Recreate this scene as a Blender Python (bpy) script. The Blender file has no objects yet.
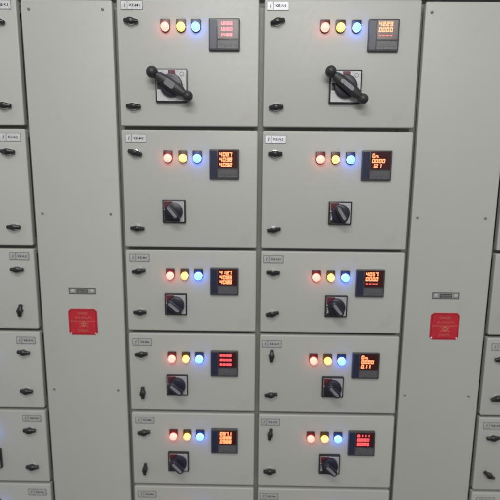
import bpy, bmesh, math, random
from mathutils import Matrix, Vector
random.seed(4)
SC = bpy.context.scene
COL = SC.collection
MM = 0.001

# ------------------------------------------------------------------ materials
def nodes_of(name):
    m = bpy.data.materials.new(name); m.use_nodes = True
    nt = m.node_tree
    return m, nt, nt.nodes['Principled BSDF']

def paint(name, base, rough=0.42, var=0.03, rnd=0.025, bump=0.05):
    m, nt, b = nodes_of(name)
    N, L = nt.nodes.new, nt.links.new
    tc = N('ShaderNodeTexCoord')
    n1 = N('ShaderNodeTexNoise'); n1.inputs['Scale'].default_value = 5.0; n1.inputs['Detail'].default_value = 5
    n2 = N('ShaderNodeTexNoise'); n2.inputs['Scale'].default_value = 700.0; n2.inputs['Detail'].default_value = 2
    n3 = N('ShaderNodeTexNoise'); n3.inputs['Scale'].default_value = 60.0; n3.inputs['Detail'].default_value = 4
    oi = N('ShaderNodeObjectInfo')
    for n in (n1, n2, n3): L(tc.outputs['Object'], n.inputs['Vector'])
    # value multiplier = 1 + var*(n1-.5)*2 + var*.5*(n3-.5)*2 + rnd*(random-.5)*2
    def ma(op, a, bb):
        q = N('ShaderNodeMath'); q.operation = op
        for i, v in enumerate((a, bb)):
            if isinstance(v, (int, float)): q.inputs[i].default_value = v
            else: L(v, q.inputs[i])
        return q.outputs[0]
    s = ma('MULTIPLY', ma('SUBTRACT', n1.outputs['Fac'], .5), var*2)
    s2 = ma('MULTIPLY', ma('SUBTRACT', n3.outputs['Fac'], .5), var)
    s3 = ma('MULTIPLY', ma('SUBTRACT', oi.outputs['Random'], .5), rnd*2)
    v = ma('ADD', ma('ADD', ma('ADD', s, s2), s3), 1.0)
    mix = N('ShaderNodeVectorMath'); mix.operation = 'SCALE'
    mix.inputs[0].default_value = base[:3]
    L(v, mix.inputs['Scale'])
    L(mix.outputs[0], b.inputs['Base Color'])
    rr = ma('ADD', ma('MULTIPLY', n3.outputs['Fac'], .18), rough-.09)
    L(rr, b.inputs['Roughness'])
    n4 = N('ShaderNodeTexNoise'); n4.inputs['Scale'].default_value = 4.0; n4.inputs['Detail'].default_value = 1
    L(tc.outputs['Object'], n4.inputs['Vector'])
    wv = N('ShaderNodeBump'); wv.inputs['Strength'].default_value = .5; wv.inputs['Distance'].default_value = .004
    L(n4.outputs['Fac'], wv.inputs['Height'])
    bp = N('ShaderNodeBump'); bp.inputs['Strength'].default_value = bump; bp.inputs['Distance'].default_value = .0006
    L(n2.outputs['Fac'], bp.inputs['Height']); L(wv.outputs[0], bp.inputs['Normal']); L(bp.outputs[0], b.inputs['Normal'])
    # faint hand grime and scuffs: small browner patches
    n5 = N('ShaderNodeTexNoise'); n5.inputs['Scale'].default_value = 9.0; n5.inputs['Detail'].default_value = 8; n5.inputs['Roughness'].default_value = .7
    L(tc.outputs['Object'], n5.inputs['Vector'])
    gr = N('ShaderNodeMapRange'); gr.inputs['From Min'].default_value = .56; gr.inputs['From Max'].default_value = .78
    gr.inputs['To Max'].default_value = .42
    L(n5.outputs['Fac'], gr.inputs['Value'])
    mx = N('ShaderNodeMix'); mx.data_type = 'RGBA'
    L(gr.outputs[0], mx.inputs['Factor']); L(mix.outputs[0], mx.inputs[6]); mx.inputs[7].default_value = (base[0]*.82, base[1]*.77, base[2]*.70, 1)
    L(mx.outputs[2], b.inputs['Base Color'])
    return m

def plain(name, base, rough=0.4, metal=0.0, var=0.12, scale=90.0):
    m, nt, b = nodes_of(name)
    N, L = nt.nodes.new, nt.links.new
    tc = N('ShaderNodeTexCoord'); n = N('ShaderNodeTexNoise')
    n.inputs['Scale'].default_value = scale; n.inputs['Detail'].default_value = 4
    L(tc.outputs['Object'], n.inputs['Vector'])
    r = N('ShaderNodeValToRGB')
    lo = [c*(1-var) for c in base[:3]]; hi = [min(1, c*(1+var)) for c in base[:3]]
    r.color_ramp.elements[0].position = .3; r.color_ramp.elements[1].position = .7
    r.color_ramp.elements[0].color = (*lo, 1); r.color_ramp.elements[1].color = (*hi, 1)
    L(n.outputs['Fac'], r.inputs[0]); L(r.outputs[0], b.inputs['Base Color'])
    b.inputs['Roughness'].default_value = rough; b.inputs['Metallic'].default_value = metal
    return m

def glow(name, col, strength):
    m, nt, b = nodes_of(name)
    b.inputs['Base Color'].default_value = (*[min(.8, c*.6) for c in col], 1)
    b.inputs['Roughness'].default_value = .3
    b.inputs['Emission Color'].default_value = (*col, 1)
    b.inputs['Emission Strength'].default_value = strength
    return m

M = {}
M['paint'] = paint('pebble_grey_paint', (.44, .448, .426))
M['frame'] = paint('shaded_frame_paint', (.30, .306, .28), rnd=0)  # cabinet grey darkened: shade of the gaps put into the colour
M['black'] = plain('black_plastic', (.017, .017, .018), .3)
M['knob'] = plain('dark_navy_plastic', (.016, .017, .030), .33)
M['dark'] = plain('charcoal_plastic', (.022, .022, .026), .42)
M['handle'] = plain('worn_black_handle_plastic', (.022, .023, .025), .45)
M['bezel'] = plain('dark_grey_bezel', (.055, .055, .062), .33)
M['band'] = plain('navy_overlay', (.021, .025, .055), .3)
M['keys'] = plain('grey_keypad_overlay', (.095, .095, .105), .35)
M['screen'] = plain('dark_red_window', (.045, .008, .010), .22)
M['silver'] = plain('silver_face', (.50, .50, .54), .38, .25)
M['white'] = plain('white_face', (.52, .53, .545), .4)
M['pointer'] = plain('light_grey_strip', (.21, .205, .235), .35)
M['dull_patch'] = plain('dull_grey_patch', (.15, .15, .17), .35)
M['redmark'] = plain('red_marker', (.12, .018, .027), .45)
M['greenmark'] = plain('green_marker', (.012, .03, .024), .45)
M['zinc'] = plain('bright_zinc', (.78, .78, .80), .22, 1.0)
M['steel'] = plain('dull_steel', (.22, .215, .20), .5, .3)
M['label_white'] = plain('white_label_plastic', (.78, .78, .84), .3)
M['label_grey'] = plain('shaded_label', (.43, .43, .435), .4, .1)  # darker copy of the label plate, its shading put into the colour
M['label_pale'] = plain('dimmed_label_plastic', (.60, .60, .62), .33)  # in-between copy of the label plate, dimming put into the colour
M['frame_ink'] = plain('grey_label_frame', (.17, .17, .17), .4)
M['ink'] = plain('dark_engraving', (.05, .05, .06), .5)
M['np'] = plain('name_plate_grey', (.33, .33, .325), .4, .2)
M['np_dark'] = plain('name_plate_dark', (.065, .065, .065), .5)
M['danger'] = plain('red_enamel', (.50, .022, .040), .34, 0, .1, 50)
M['danger_dark'] = plain('dark_red_line', (.22, .012, .02), .35)
M['danger_ink'] = plain('faded_yellow_print', (.52, .13, .09), .45)
M['rivet'] = plain('white_rivet', (.75, .72, .70), .35)
LAMPS = {
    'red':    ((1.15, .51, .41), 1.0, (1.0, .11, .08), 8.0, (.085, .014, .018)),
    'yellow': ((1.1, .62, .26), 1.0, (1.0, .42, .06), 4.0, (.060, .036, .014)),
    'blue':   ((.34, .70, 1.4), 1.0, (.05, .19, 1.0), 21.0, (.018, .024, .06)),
}
for k, (fc, fs, rc, rs, bz) in LAMPS.items():
    M['lens_'+k] = glow(k+'_lens_glow', fc, fs)
    M['ring_'+k] = glow(k+'_lens_side_glow', rc, rs)
    M['bez_'+k] = plain(k+'_glow_tinted_bezel', bz, .35)  # tint from the lens glow is put into the bezel colour
M['dig_orange'] = glow('orange_led_digits', (1.0, .21, .085), 2.7)
M['dig_red'] = glow('red_led_digits', (1.0, .09, .10), 1.7)
M['dig_pink'] = glow('pale_red_led_digits', (1.0, .13, .15), 2.4)
M['dig_dim'] = glow('dim_red_led_digits', (1.0, .12, .08), 1.2)

# ------------------------------------------------------------------ mesh tools
# local frame of everything on a door: x right, z up, depth d towards the viewer (y = -d), millimetres
def v(bm, x, d, z): return bm.verts.new((x*MM, -d*MM, z*MM))

def prism(bm, pts, d0, d1, bev=0.0, seg=2):
    """polygon (x,z), anticlockwise seen from the front, extruded from depth d0 to d1, front edge bevelled"""
    n = len(pts)
    rings = [(0.0, d0), (0.0, d1-bev)] if bev else [(0.0, d0), (0.0, d1)]
    if bev:
        for i in range(1, seg+1):
            a = i/seg*math.pi/2
            rings.append((bev*(1-math.cos(a)), d1-bev+bev*math.sin(a)))
    def inset(k):
        if k == 0: return pts
        out = []
        for i in range(n):
            p0, p1, p2 = pts[i-1], pts[i], pts[(i+1) % n]
            e1 = (p1[0]-p0[0], p1[1]-p0[1]); e2 = (p2[0]-p1[0], p2[1]-p1[1])
            l1 = math.hypot(*e1) or 1; l2 = math.hypot(*e2) or 1
            n1 = (-e1[1]/l1, e1[0]/l1); n2 = (-e2[1]/l2, e2[0]/l2)
            s = (n1[0]+n2[0], n1[1]+n2[1]); q = 1+n1[0]*n2[0]+n1[1]*n2[1]
            q = max(q, .3)
            out.append((p1[0]+s[0]/q*k, p1[1]+s[1]/q*k))
        return out
    prev = None; first = None
    for k, d in rings:
        cur = [v(bm, x, d, z) for x, z in inset(k)]
        if prev:
            for i in range(n):
                j = (i+1) % n
                bm.faces.new((prev[i], prev[j], cur[j], cur[i]))
        else: first = cur
        prev = cur
    bm.faces.new(prev); bm.faces.new(first[::-1])

def rrect(w, h, r=0.0, cx=0, cz=0, k=4):
    if r <= 0: return [(cx-w/2, cz-h/2), (cx+w/2, cz-h/2), (cx+w/2, cz+h/2), (cx-w/2, cz+h/2)]
    out = []
    for sx, sz, a0 in ((-1, -1, 180), (1, -1, 270), (1, 1, 0), (-1, 1, 90)):
        for i in range(k+1):
            a = math.radians(a0+90*i/k)
            out.append((cx+sx*(w/2-r)+r*math.cos(a), cz+sz*(h/2-r)+r*math.sin(a)))
    return out

def rot2(pts, deg):
    c, s = math.cos(math.radians(deg)), math.sin(math.radians(deg))
    return [(x*c-z*s, x*s+z*c) for x, z in pts]

def lathe(bm, prof, seg=32, cx=0, cz=0):
    """profile [(radius, depth)...] from the back to the front"""
    prev = None
    for r, d in prof:
        if r <= 1e-6: cur = [v(bm, cx, d, cz)]
        else: cur = [v(bm, cx+r*math.cos(2*math.pi*i/seg), d, cz+r*math.sin(2*math.pi*i/seg)) for i in range(seg)]
        if prev:
            for i in range(seg):
                j = (i+1) % seg
                if len(cur) == 1: bm.faces.new((prev[i], prev[j], cur[0]))
                elif len(prev) == 1: bm.faces.new((prev[0], cur[j], cur[i]))
                else: bm.faces.new((prev[i], prev[j], cur[j], cur[i]))
        prev = cur
    if len(prev) > 1: bm.faces.new(prev)

def loft(bm, secs):
    """closed sections of equal length, lists of (x,d,z)"""
    prev = None; first = None
    for s in secs:
        cur = [v(bm, *p) for p in s]
        if prev:
            n = len(cur)
            for i in range(n):
                j = (i+1) % n
                bm.faces.new((prev[i], prev[j], cur[j], cur[i]))
        else: first = cur
        prev = cur
    bm.faces.new(prev); bm.faces.new(first[::-1])

def ring(bm, w, h, t, d0, d1, cx=0, cz=0):
    """rectangular outline of width t"""
    for pts in ([(-w/2, h/2-t), (w/2, h/2-t), (w/2, h/2), (-w/2, h/2)], [(-w/2, -h/2), (w/2, -h/2), (w/2, -h/2+t), (-w/2, -h/2+t)],
                [(-w/2, -h/2+t), (-w/2+t, -h/2+t), (-w/2+t, h/2-t), (-w/2, h/2-t)], [(w/2-t, -h/2+t), (w/2, -h/2+t), (w/2, h/2-t), (w/2-t, h/2-t)]):
        prism(bm, [(x+cx, z+cz) for x, z in pts], d0, d1)

CACHE = {}
def mesh(key, fn, mat):
    if key in CACHE: return CACHE[key]
    bm = bmesh.new(); fn(bm)
    bmesh.ops.recalc_face_normals(bm, faces=bm.faces)
    me = bpy.data.meshes.new(key); bm.to_mesh(me); bm.free()
    for p in me.polygons: p.use_smooth = len(p.vertices) <= 4
    me.set_sharp_from_angle(angle=math.radians(38))
    me.materials.append(M[mat])
    CACHE[key] = me
    return me

def obj(name, me, parent=None, x=0, z=0, d=0, roll=0, label=None):
    o = bpy.data.objects.new(name, me); COL.objects.link(o)
    o.location = (x*MM, -d*MM, z*MM); o.rotation_euler = (0, -math.radians(roll), 0)
    o.parent = parent
    if label: o['label'] = label
    return o

def text_mesh(key, body, width, height, mat, depth=.3):
    """lettering fitted to a width x height box (mm), centred"""
    if key in CACHE: return CACHE[key]
    cu = bpy.data.curves.new(key, 'FONT'); cu.body = body; cu.align_x = 'CENTER'; cu.size = 1; cu.resolution_u = 2
    cu.offset = .02
    to = bpy.data.objects.new(key, cu); COL.objects.link(to)
    bpy.context.view_layer.update()
    me = bpy.data.meshes.new_from_object(to.evaluated_get(bpy.context.evaluated_depsgraph_get()))
    bpy.data.objects.remove(to); bpy.data.curves.remove(cu)
    xs = [p.co.x for p in me.vertices]; ys = [p.co.y for p in me.vertices]
    x0, x1, y0, y1 = min(xs), max(xs), min(ys), max(ys)
    sx, sy = width*MM/(x1-x0), height*MM/(y1-y0)
    bm = bmesh.new(); bm.from_mesh(me)
    for q in bm.verts:
        q.co = Vector(((q.co.x-(x0+x1)/2)*sx, 0, (q.co.y-(y0+y1)/2)*sy))
    g = bmesh.ops.extrude_face_region(bm, geom=bm.faces[:])
    for e in g['geom']:
        if isinstance(e, bmesh.types.BMVert): e.co.y -= depth*MM
    bmesh.ops.recalc_face_normals(bm, faces=bm.faces)
    out = bpy.data.meshes.new(key); bm.to_mesh(out); bm.free()
    bpy.data.meshes.remove(me)
    out.materials.append(M[mat]); CACHE[key] = out
    return out

# ------------------------------------------------------------------ seven-segment rows
SEG = {'0': 'abcdef', '1': 'bc', '2': 'abged', '3': 'abgcd', '4': 'fgbc', '5': 'afgcd', '6': 'afgedc', '7': 'abc',
       '8': 'abcdefg', '9': 'abcdfg', 'n': 'egc', 'o': 'gcde', '-': 'g', '_': 'd', ' ': ''}
def digit_rows(bm, rows):
    W, P, H, T = 8.8, 10.8, 12.6, 2.7
    for ri, (s, hs) in enumerate(rows):
        h = H*hs; zc = 31-ri*16.2; x = -16.0
        for ch in s:
            if ch == '.':
                prism(bm, rrect(1.8, 1.8, 0, x-P+W+.9+0.2, zc-h/2+.9), 0, .5); continue
            seg = {'a': (x+W/2, zc+h/2-T/2, W-1.0, T), 'd': (x+W/2, zc-h/2+T/2, W-1.0, T), 'g': (x+W/2, zc, W-1.4, T),
                   'f': (x+T/2, zc+h/4, T, h/2-1.1), 'b': (x+W-T/2, zc+h/4, T, h/2-1.1),
                   'e': (x+T/2, zc-h/4, T, h/2-1.1), 'c': (x+W-T/2, zc-h/4, T, h/2-1.1)}
            for q in SEG[ch]:
                cx, cz, w, hh = seg[q]
                pts = [(px+(pz-zc)*.09, pz) for px, pz in rrect(w, hh, 0, cx, cz)]
                prism(bm, pts, 0, .5)
            x += P

# ------------------------------------------------------------------ door furniture
def add_latch(door, x, z, roll, label=None):
    def collar(bm): lathe(bm, [(12.5, 0), (12.5, 1.6), (11, 4.0), (8, 4.6)], 28)
    def wing(bm):
        secs = []
        for t, w, h in ((-22.5, 4.2, 10), (-21, 5.8, 12.5), (-12, 6.8, 15), (-7, 8.2, 18), (0, 9.4, 19.5), (7, 8.2, 18), (12, 6.8, 15), (21, 5.8, 12.5), (22.5, 4.2, 10)):
            b = 5.2
            sec = [(t, b, -w), (t, h-3, -w), (t, h-.8, -w*.75), (t, h, -w*.35), (t, h, w*.35), (t, h-.8, w*.75), (t, h-3, w), (t, b, w)]
            secs.append(sec)
        loft(bm, secs)
        lathe(bm, [(8.0, 4.6), (8.0, 8), (7.0, 9)], 20)
    l = obj('latch', mesh('latch', wing, 'black'), door, x, z, 0, roll, label)
    obj('collar', mesh('latch_collar', collar, 'zinc'), l)
    return l

def add_label(door, x, z, kind, code):
    plate = obj('label_plate', mesh('label_plate_'+kind, lambda bm: prism(bm, rrect(66, 25, 1.0), 0, 1.2, .3, 1), 'label_'+kind), door, x, z)
    def border(bm):
        ring(bm, 66.6, 25.6, 1.9 if kind == 'grey' else 1.2, 1.2, 1.55)
        prism(bm, rrect(1.5, 21, 0, -13, 0), 1.2, 1.55)
    obj('border', mesh('label_border_'+kind, border, 'frame_ink'), plate)
    obj('lettering', text_mesh('label_text_'+code, code, 30, 7.5, 'ink'), plate, 9, 0, 1.25)
    def mark(bm):
        prism(bm, rot2(rrect(3.0, 11, 0), -18), 1.2, 1.5)
    obj('emblem', mesh('label_mark', mark, 'frame_ink'), plate, -22, 0)

def shield(hw, top, k=14):
    pts = []
    for i in range(k+1):
        a = math.pi+math.pi*i/k
        pts.append((hw*math.cos(a), hw*math.sin(a)))
    pts += [(hw, top-2), (hw-2, top), (-hw+2, top), (-hw, top-2)]
    return pts

def add_lamp(door, x, z, colour):
    b = obj('indicator_lamp', mesh('lamp_bezel_'+colour, lambda bm: prism(bm, shield(14.6, 24.5), 0, 5.5, 1.2), 'bez_'+colour), door, x, z, 0, 0,
            '%s indicator lamp, lit' % colour)
    obj('lens_side', mesh('lamp_side_'+colour, lambda bm: lathe(bm, [(12.6, 5.5), (12.6, 13.0), (12.2, 13.4)], 36), 'ring_'+colour), b)
    obj('lens', mesh('lamp_lens_'+colour, lambda bm: lathe(bm, [(12.2, 13.4), (11.6, 14.6), (8.8, 16.2), (4.5, 17.1), (0, 17.4)], 36), 'lens_'+colour), b)

def add_meter(door, x, z, rows, mat):
    def body(bm):
        prism(bm, rrect(94, 94, 3), 0, 9.0, 1.8, 3)
    m = obj('panel_meter', mesh('meter_bezel', body, 'bezel'), door, x, z)
    obj('display_window', mesh('meter_window', lambda bm: prism(bm, rrect(63, 56, 2, 11, 15.5), 9.0, 9.6, .25, 1), 'screen'), m)
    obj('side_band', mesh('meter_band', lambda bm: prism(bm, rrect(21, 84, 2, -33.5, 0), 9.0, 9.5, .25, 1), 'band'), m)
    def pad(bm):
        prism(bm, rrect(63, 25, 2, 11, -29), 9.0, 9.5, .25, 1)
        for i in range(4): prism(bm, rrect(10, 7, 2, -11.5+15*i, -31), 9.5, 10.4, .4, 1)
    obj('keypad', mesh('meter_keypad', pad, 'keys'), m)
    for i, (s, hs, mt) in enumerate(rows):
        rr = [('', 1)]*i+[(s, hs)]
        obj('digit_row', mesh('digits_%s_%d_%s_%s' % (s, i, hs, mt), lambda bm: digit_rows(bm, rr), mt), m, 0, 0, 9.6)

def capsule(L, w, k=6, taper=1.0):
    r = w/2; out = []
    for i in range(k+1):
        a = -math.pi/2+math.pi*i/k
        out.append((L/2-r+r*math.cos(a), r*math.sin(a)))
    for i in range(k+1):
        a = math.pi/2+math.pi*i/k
        out.append((-L/2+r*taper+r*taper*math.cos(a), r*taper*math.sin(a)))
    return out

def add_switch(door, x, z, roll, strip=False):
    s = obj('rotary_switch', mesh('switch_base', lambda bm: prism(bm, rrect(75, 75, 2.5), 0, 10, 1.2), 'black'), door, x, z)
    obj('face_plate', mesh('switch_face', lambda bm: prism(bm, rrect(66, 66, 2), 10, 10.8, .3, 1), 'silver'), s)
    obj('red_marker', mesh('switch_red', lambda bm: prism(bm, rrect(28, 25, 1, -18, 20), 10.8, 11.5, .2, 1), 'redmark'), s)
    obj('corner_marker', mesh('switch_corner', lambda bm: prism(bm, [(-32.4, -32.4), (19, -32.4), (19, -14), (-24, -4), (-24, 3), (-32.4, 3)], 10.8, 11.4), 'black'), s)
    if strip: obj('white_strip', mesh('switch_strip', lambda bm: prism(bm, rrect(5, 22, .8, -28.5, -12), 11.4, 11.9, .2, 1), 'silver'), s)
    obj('dial', mesh('switch_dial', lambda bm: lathe(bm, [(29.5, 10.8), (29.5, 20), (28.5, 24), (24, 26)], 40), 'knob'), s)
    def grip(bm): prism(bm, capsule(56, 25), 26, 46, 4.0, 3)
    obj('grip', mesh('switch_grip', grip, 'knob'), s, 0, 0, 0, roll)
    obj('pointer', mesh('switch_pointer', lambda bm: prism(bm, capsule(44, 10, 4), 46, 46.7, .2, 1), 'pointer'), s, 0, 0, 0, roll)
    return s

def add_handle_switch(door, x, z, roll, patch):
    s = obj('handle_switch', mesh('hs_base', lambda bm: prism(bm, rrect(100, 100, 2.5), 0, 12, 1.4), 'black'), door, x, z)
    obj('face_plate', mesh('hs_face', lambda bm: prism(bm, rrect(92, 92, 2), 12, 12.8, .3, 1), 'white'), s)
    obj('red_marker', mesh('hs_red', lambda bm: prism(bm, rrect(22, 20, 1, 2, 35), 12.8, 13.5, .2, 1), 'redmark'), s)
    obj('green_marker', mesh('hs_green', lambda bm: prism(bm, rrect(17, 22, 1, -36, -1), 12.8, 13.5, .2, 1), 'greenmark'), s)
    def sym(bm):
        for i in range(20):
            a0, a1 = [math.radians(18*j) for j in (i, i+1)]
            prism(bm, [(33+r*math.cos(a), 34+r*math.sin(a)) for r, a in ((5, a0), (6.6, a0), (6.6, a1), (5, a1))], 12.8, 13.1)
    obj('ring_symbol', mesh('hs_symbol', sym, 'frame_ink'), s)
    obj('dial', mesh('hs_dial', lambda bm: lathe(bm, [(35, 12.8), (35, 22), (33, 25), (29, 26)], 44), 'knob'), s)
    def bar(bm):
        secs = []
        for t, w, h0, h1 in ((-60, 12, 28, 43), (-47, 11, 27, 44), (-41, 14.5, 27, 45), (-24, 16.5, 26, 46), (0, 17, 26, 46), (24, 16.5, 26, 46), (41, 14.5, 27, 45), (47, 11, 27, 44), (60, 12, 28, 43)):
            c = (h0+h1)/2; hh = (h1-h0)/2
            secs.append([(t, c-hh*math.sin(a)*1.0, w*math.cos(a)) for a in [2*math.pi*i/16 for i in range(16)]])
        secs = [[(p[0], max(26, p[1]), p[2]) for p in s_] for s_ in secs]
        loft(bm, secs)
        for sgn, rad in ((-1, 17.5), (1, 16)):
            n = 12
            prof = [(rad*math.sin(math.pi*i/n), 36-rad*math.cos(math.pi*i/n)) for i in range(n+1)]
            prof[0] = (0, prof[0][1]); prof[-1] = (0, prof[-1][1])
            lathe(bm, prof, 24, sgn*64, 0)
    obj('handle', mesh('hs_handle', bar, 'handle'), s, 0, 0, 0, roll)
    L, W = patch
    obj('pointer', mesh('hs_pointer_%d' % L, lambda bm: prism(bm, capsule(L, W, 4) if L > 40 else rrect(L, W, 6), 44.2, 46.8, .4, 1), 'pointer' if L > 40 else 'dull_patch'), s, 0, 0, 0, roll)

# ------------------------------------------------------------------ the switchboard grid (mm)
XG = [-295, 0, 450, 939, 1223]
ZG = [380, 0, -388, -678, -971, -1262, -1552]
XL, XR = -745, 1673
DOOR_T = 20
def panel_mesh(w, h):
    return mesh('panel_%d_%d' % (w, h), lambda bm: prism(bm, rrect(w, h, 5, 0, h/2, 3), -DOOR_T, 0, 3.6, 4), 'paint')

def thing(name, x, z, label, cat, group=None):
    o = bpy.data.objects.new(name, None); COL.objects.link(o)
    o.location = (x*MM, 0, z*MM); o.empty_display_size = .05
    o['label'] = label; o['category'] = cat
    if group: o['group'] = group
    return o

O, Rd, P, D = 'dig_orange', 'dig_red', 'dig_pink', 'dig_dim'
DIG = {
 'A1': [('1.388', .75, P), ('1.380', .75, P), ('1.436', .65, P)],
 'A2': [('408.7', 1, O), ('403.8', 1, O), ('409.2', 1, O)],
 'A3': [('412.7', 1, O), ('408.3', 1, O), ('408.9', 1, O)],
 'A4': [('0000', .6, Rd), ('0000', .6, Rd), ('0000', .55, Rd)],
 'A5': [('097.1', 1, O), ('0888', 1, O), ('0988', 1, O)],
 'B1': [('4223', 1, O), ('0000', 1, O), ('----', .6, D)],
 'B2': [('0n.', 1, O), ('0000', 1, O), ('1.21', 1, O)],
 'B3': [('4057', 1, O), ('0000', 1, O), ('----', .6, D)],
 'B4': [('0n.', 1, O), ('0000', 1, O), ('0.11', 1, O)],
 'B5': [('0.111', .8, Rd), ('0.000', .8, Rd), ('0.005', .8, Rd)],
}
GENERIC = [('408.1', 1, O), ('0000', 1, O), ('0000', 1, Rd)]
LABELS = {
 'A1': 'grey feeder unit with double-ball handle and three pale red meter rows',
 'A2': 'grey feeder unit with square knob, directly below the left double-ball handle unit',
 'A3': 'shallow grey feeder unit with three orange meter rows, both latches horizontal, below a taller unit',
 'A4': 'shallow grey feeder unit with three thin red meter lines and upright lower latch',
 'A5': 'shallow grey feeder unit with bright orange meter and upright lower latch',
 'A6': 'grey feeder unit cut off by bottom photo edge, beside the left tall panel',
 'B1': 'grey feeder unit with double-ball handle and orange meter, beside the right tall panel',
 'B2': 'grey feeder unit with square knob, directly below the right double-ball handle unit',
 'B3': 'shallow grey feeder unit with two orange meter rows above a row of dashes',
 'B4': 'shallow grey feeder unit with orange meter and upright upper latch',
 'B5': 'shallow grey feeder unit with three deep red meter rows and upright upper latch',
 'B6': 'grey feeder unit cut off by bottom photo edge, beside the right tall panel',
 'L1': 'grey feeder unit at top left corner of photo, cut off by the edge',
 'L2': 'tall grey feeder unit at left photo edge, second from the top',
 'L3': 'shallow grey feeder unit at left photo edge with an upright lower latch',
 'L4': 'shallow grey feeder unit at left photo edge, between the upright latch unit and blue glow',
 'L5': 'shallow grey feeder unit at left photo edge with blue lamp glow and dark switch edge',
 'L6': 'grey feeder unit in bottom left corner of photo, only its top strip showing',
 'R1': 'tall grey feeder unit at top of far right column, beyond the right tall panel',
 'R2': 'narrow sliver of tall grey feeder unit at right photo edge',
 'R3': 'thin sliver of shallow grey feeder unit beside the right red danger plate',
 'R4': 'shallow grey feeder unit at right photo edge with two nearly level latches',
 'R5': 'shallow grey feeder unit at right photo edge with a strongly tilted lower latch',
 'R6': 'grey feeder unit in bottom right corner of photo, only its top strip showing',
}
# latch rolls (degrees, anticlockwise) upper, lower
ROLL = {'A1': (-4, -2), 'A2': (-16, -2), 'A3': (9, 2), 'A4': (6, 90), 'A5': (8, 84), 'A6': (0, 0),
        'B1': (14, 5), 'B2': (0, 9), 'B3': (-3, 14), 'B4': (88, 7), 'B5': (82, 2), 'B6': (0, 0),
        'L1': (-18, -3), 'L2': (-2, 0), 'L3': (0, 80), 'L4': (-6, -2), 'L5': (0, 0), 'L6': (0, 0),
        'R1': (0, 0), 'R2': (0, 6), 'R3': (0, 90), 'R4': (8, 20), 'R5': (4, -36), 'R6': (0, 0)}
SW = {'A2': -50, 'B2': -58, 'A3': -40, 'B3': -53, 'A4': -40, 'B4': -46, 'A5': -47, 'B5': -42}
COLS = {  # edges, latch x, label x, lamps, meter, switch
 'L': (XL, -302, -359, -350, (-597, -548, -501), -683, -505),
 'A': (6.5, 442.3, 50, 53, (155, 203.5, 249), 336, 172),
 'B': (457.7, 933, 498, 498, (642, 690, 738), 821, 711),
 'R': (1229.5, XR, 1281, 1279, (1420, 1468, 1516), 1600, 1488),
}
ROWS = {  # upper latch, lower latch, label, lamp, meter, switch
 1: (317, 66, 363, 300, 279, 128), 2: (-77, -320, -31, -93, -111, -263), 3: (-463, -606, -419, -478, -496, -577),
 4: (-756, -899, -714, -771, -787, -867), 5: (-1049, -1193, -1005, -1062, -1078, -1161), 6: (-1340, -1484, -1297, -1353, -1369, -1452)}
DOORGROUP = 'grey feeder units of the switchboard'
for c in 'LABR':
    x0, x1, lx, tx, lamps, mx, sx = COLS[c]
    for r in range(1, 7):
        key = c+str(r)
        zt, zb = ZG[r-1]-5.8, ZG[r]+5.8
        if r == 1: zt = ZG[0]+1
        xc = (x0+x1)/2
        t = thing('feeder_unit', xc, zb, LABELS[key], 'feeder unit', DOORGROUP)
        obj('front_cover', panel_mesh(x1-x0, zt-zb), t)
        ul, ll, tz, lz, mz, sz = ROWS[r]
        ru, rl = ROLL[key]
        add_latch(t, lx-xc, ul-zb, ru, 'upper latch, turned upright' if ru > 60 else None)
        add_latch(t, lx-xc, ll-zb, rl, 'lower latch, turned upright' if rl > 60 else 'lower latch, strongly tilted' if rl < -30 else None)
        add_label(t, tx-xc, tz-zb, 'white' if key in ('B1', 'B2') else 'pale' if key in ('A1', 'A2', 'L1', 'L2') else 'grey', 'KE-%s%d' % ({'L': 'K', 'A': 'M', 'B': 'N', 'R': 'P'}[c], r))
        for q, colour in zip(lamps, ('red', 'yellow', 'blue')): add_lamp(t, q-xc, lz-zb, colour)
        add_meter(t, mx-xc, mz-zb, DIG.get(key, GENERIC), None)
        if r == 1: add_handle_switch(t, sx-xc, sz-zb, {'A': -33, 'B': -38}.get(c, -35), (34, 22) if c == 'A' else (50, 13))
        else: add_switch(t, sx-xc, sz-zb, SW.get(key, -45), key in ('B2', 'B3', 'B5'))

# ------------------------------------------------------------------ tall cover panels
def add_screw(p, x, z):
    def head(bm): lathe(bm, [(4.3, 0), (4.3, 1.2), (3.5, 2.4), (2, 2.9), (0, 3.0)], 20)
    s = obj('screw', mesh('screw_head', head, 'steel'), p, x, z)
    obj('slot', mesh('screw_slot', lambda bm: prism(bm, rrect(6, 1.0), 2.2, 3.1), 'ink'), s, 0, 0, 0, random.choice((0, 25, 70, -30)))

def add_name_plate(p, x, z):
    n = obj('name_plate', mesh('name_plate', lambda bm: prism(bm, rrect(90, 22, 1.5), 0, 1.2, .3, 1), 'np'), p, x, z)
    obj('border', mesh('name_plate_border', lambda bm: ring(bm, 90.4, 22.4, 2.6, 1.2, 1.5), 'np_dark'), n)
    obj('lettering_band', mesh('name_plate_band', lambda bm: prism(bm, rrect(40, 13), 1.2, 1.5), 'np_dark'), n)
    obj('lettering', text_mesh('np_text', 'CABLE ALLEY', 36, 5.5, 'np'), n, 0, 0, 1.5)
    for sx in (-33, 33):
        obj('plate_screw', mesh('plate_screw', lambda bm: lathe(bm, [(6, 1.2), (6, 2), (4, 2.8), (0, 3)], 20), 'label_grey'), n, sx, 0)

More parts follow.
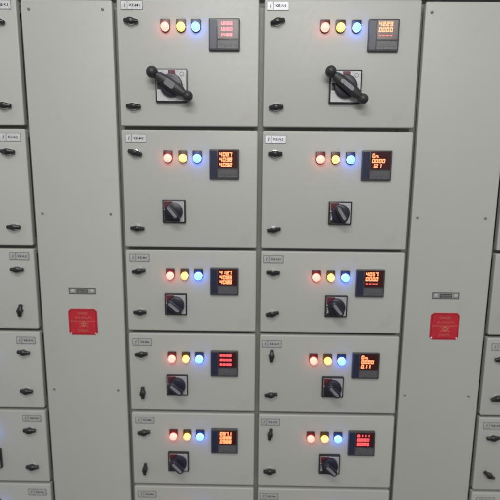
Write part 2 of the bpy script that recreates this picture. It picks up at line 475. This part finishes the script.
def add_danger_plate(p, x, z):
    n = obj('danger_plate', mesh('danger_plate', lambda bm: prism(bm, rrect(98, 94, 9, 0, 0, 1), 0, 1.2, .3, 1), 'danger'), p, x, z, 0, 0, 'red warning plate')
    obj('border', mesh('danger_border', lambda bm: ring(bm, 90, 86, 1.6, 1.2, 1.5), 'danger_dark'), n)
    obj('lettering', text_mesh('danger_t1', 'DANGER', 34, 9, 'danger_ink'), n, 0, 29, 1.2)
    obj('lettering', text_mesh('danger_t2', '415 VOLTS', 56, 8, 'danger_ink'), n, 1, 13.5, 1.2)
    obj('rule', mesh('danger_rule', lambda bm: prism(bm, rrect(86, 2), 1.2, 1.5), 'danger_ink'), n, 0, 2)
    def skull(bm):
        pts = [(8.2*math.cos(a), 3+8.2*math.sin(a)) for a in [math.radians(-30+240*i/14) for i in range(15)]]
        pts += [(-4.2, -3.5), (-4.2, -8), (4.2, -8), (4.2, -3.5)]
        prism(bm, pts, 1.2, 1.7)
        for s in (-1, 1): prism(bm, rot2(rrect(34, 2.6), 24*s), 1.2, 1.45+.06*s)
    obj('skull_symbol', mesh('danger_skull', skull, 'danger_ink'), n, 2, -10)
    def eyes(bm):
        for s in (-1, 1): lathe(bm, [(2.1, 1.7), (2.1, 1.95)], 14, s*3.3, 2.5)
    obj('skull_eyes', mesh('danger_eyes', eyes, 'danger_dark'), n, 2, -10)
    obj('lettering', text_mesh('danger_t3', 'DANGER', 36, 8, 'danger_ink'), n, 0, -31, 1.2)
    for sx in (-1, 1):
        for sz in (-1, 1):
            obj('rivet', mesh('danger_rivet_%d' % sz, lambda bm: lathe(bm, [(2.6, 1.2), (2.6, 1.8), (1.8, 2.4), (0, 2.6)], 16), 'rivet' if sz < 0 else 'danger_dark'), n, sx*42, sz*40.5)

for x0, x1, sxs, szs, npx, dgx, lab in (
    (-288, -7, (-263, -37), (351, -275, -893), (-145, -536), (-148, -645), 'tall blank grey cover panel with red danger plate, left of the central doors'),
    (945.5, 1216.5, (964, 1184), (347, -276, -896), (1076.5, -537), (1081, -644), 'tall blank grey cover panel with red danger plate, right of the central doors')):
    zb, zt = ZG[6]+6.5, ZG[0]-3
    xc = (x0+x1)/2
    p = thing('cover_panel', xc, zb, lab, 'cover panel', 'tall blank cover panels of the switchboard')
    obj('panel_sheet', panel_mesh(x1-x0, zt-zb), p)
    for a in sxs:
        for b in szs: add_screw(p, a-xc, b-zb)
    add_name_plate(p, npx[0]-xc, npx[1]-zb)
    add_danger_plate(p, dgx[0]-xc, dgx[1]-zb)

# ------------------------------------------------------------------ frame behind the doors
fr = thing('switchboard_frame', (XL+XR)/2, -1650, 'recessed grey steel frame showing in the gaps between doors and panels', 'cabinet frame')
fx, fz = (XL+XR)/2, -1650
for gx in [XL-20]+XG+[XR+20]:
    w = 56
    obj('mullion', mesh('mullion', lambda bm: prism(bm, rrect(23, 2140, 0, 0, 1070), -80, -38), 'frame'), fr, gx-fx, 0)
edges = [XL-20]+XG+[XR+20]
for gz in ZG:
    for i in range(len(edges)-1):
        if i in (1, 4-0) and gz not in (ZG[0], ZG[6]): continue   # nothing crosses behind the tall panels
        a, b = edges[i]+11.8, edges[i+1]-11.8
        obj('rail', mesh('rail_%d' % round(b-a), lambda bm: prism(bm, rrect(b-a, 56), -80, -40), 'frame'), fr, (a+b)/2-fx, gz-fz)
obj('carcass', mesh('carcass', lambda bm: prism(bm, rrect(XR-XL+96, 2140, 0, 0, 1070), -460, -81), 'frame'), fr)
obj('top_strip', mesh('top_strip', lambda bm: prism(bm, rrect(XR-XL+96, 98, 5, 0, 0, 3), -DOOR_T, 0, 3.6, 4), 'paint'), fr, 0, 440-fz)
obj('plinth', mesh('plinth', lambda bm: prism(bm, rrect(XR-XL+96, 84, 5, 0, 0, 3), -DOOR_T, 0, 3.6, 4), 'paint'), fr, 0, -1606-fz)

# ------------------------------------------------------------------ camera
pitch, yaw, roll, f = .1709, -.0138, .0091, 464.4923
fw = Vector((math.sin(yaw)*math.cos(pitch), math.cos(yaw)*math.cos(pitch), -math.sin(pitch)))
r = Vector((math.cos(yaw), -math.sin(yaw), 0)); u = r.cross(fw)
r2 = r*math.cos(roll)+u*math.sin(roll); u2 = -r*math.sin(roll)+u*math.cos(roll)
cam = bpy.data.cameras.new('camera'); co = bpy.data.objects.new('camera', cam); COL.objects.link(co)
cam.sensor_width = 36; cam.lens = 36*f/500; cam.clip_start = .05; cam.clip_end = 100
mw = Matrix((r2, u2, -fw)).transposed().to_4x4(); mw.translation = Vector((.4413, -1.515, -.1277))
co.matrix_world = mw
cam.dof.use_dof = True; cam.dof.focus_distance = 1.25; cam.dof.aperture_fstop = 2.4
SC.camera = co

# ------------------------------------------------------------------ light: ceiling tubes of the switch room and its dim ambient
def area(name, loc, target, sx, sy, power, col):
    l = bpy.data.lights.new(name, 'AREA'); l.shape = 'RECTANGLE'; l.size = sx; l.size_y = sy; l.energy = power; l.color = col
    o = bpy.data.objects.new(name, l); COL.objects.link(o); o.location = loc
    o.rotation_euler = (Vector(target)-Vector(loc)).to_track_quat('-Z', 'Y').to_euler()
    return o
area('ceiling_tube_light', (.15, -1.9, 1.55), (.3, -.9, -.6), 1.3, .18, 22, (1, .985, .95))
area('ceiling_tube_light', (.85, -4.2, 1.55), (.5, 0, -.4), 2.4, .3, 50, (1, .985, .95))
w = bpy.data.worlds.new('World'); SC.world = w; w.use_nodes = True
nt = w.node_tree; bg = nt.nodes['Background']
tc = nt.nodes.new('ShaderNodeTexCoord'); sp = nt.nodes.new('ShaderNodeSeparateXYZ'); rp = nt.nodes.new('ShaderNodeValToRGB')
nt.links.new(tc.outputs['Generated'], sp.inputs[0])
mr = nt.nodes.new('ShaderNodeMapRange'); mr.inputs['From Min'].default_value = -1; mr.inputs['From Max'].default_value = 1
nt.links.new(sp.outputs['Z'], mr.inputs['Value']); nt.links.new(mr.outputs[0], rp.inputs[0])
rp.color_ramp.elements[0].color = (.22, .21, .20, 1); rp.color_ramp.elements[1].color = (.62, .63, .61, 1)
rp.color_ramp.elements[0].position = .38; rp.color_ramp.elements[1].position = .62
nt.links.new(rp.outputs[0], bg.inputs['Color']); bg.inputs['Strength'].default_value = .67

vs = SC.view_settings
vs.view_transform = 'Standard'; vs.look = 'None'; vs.exposure = .23; vs.gamma = 1; vs.use_curve_mapping = False
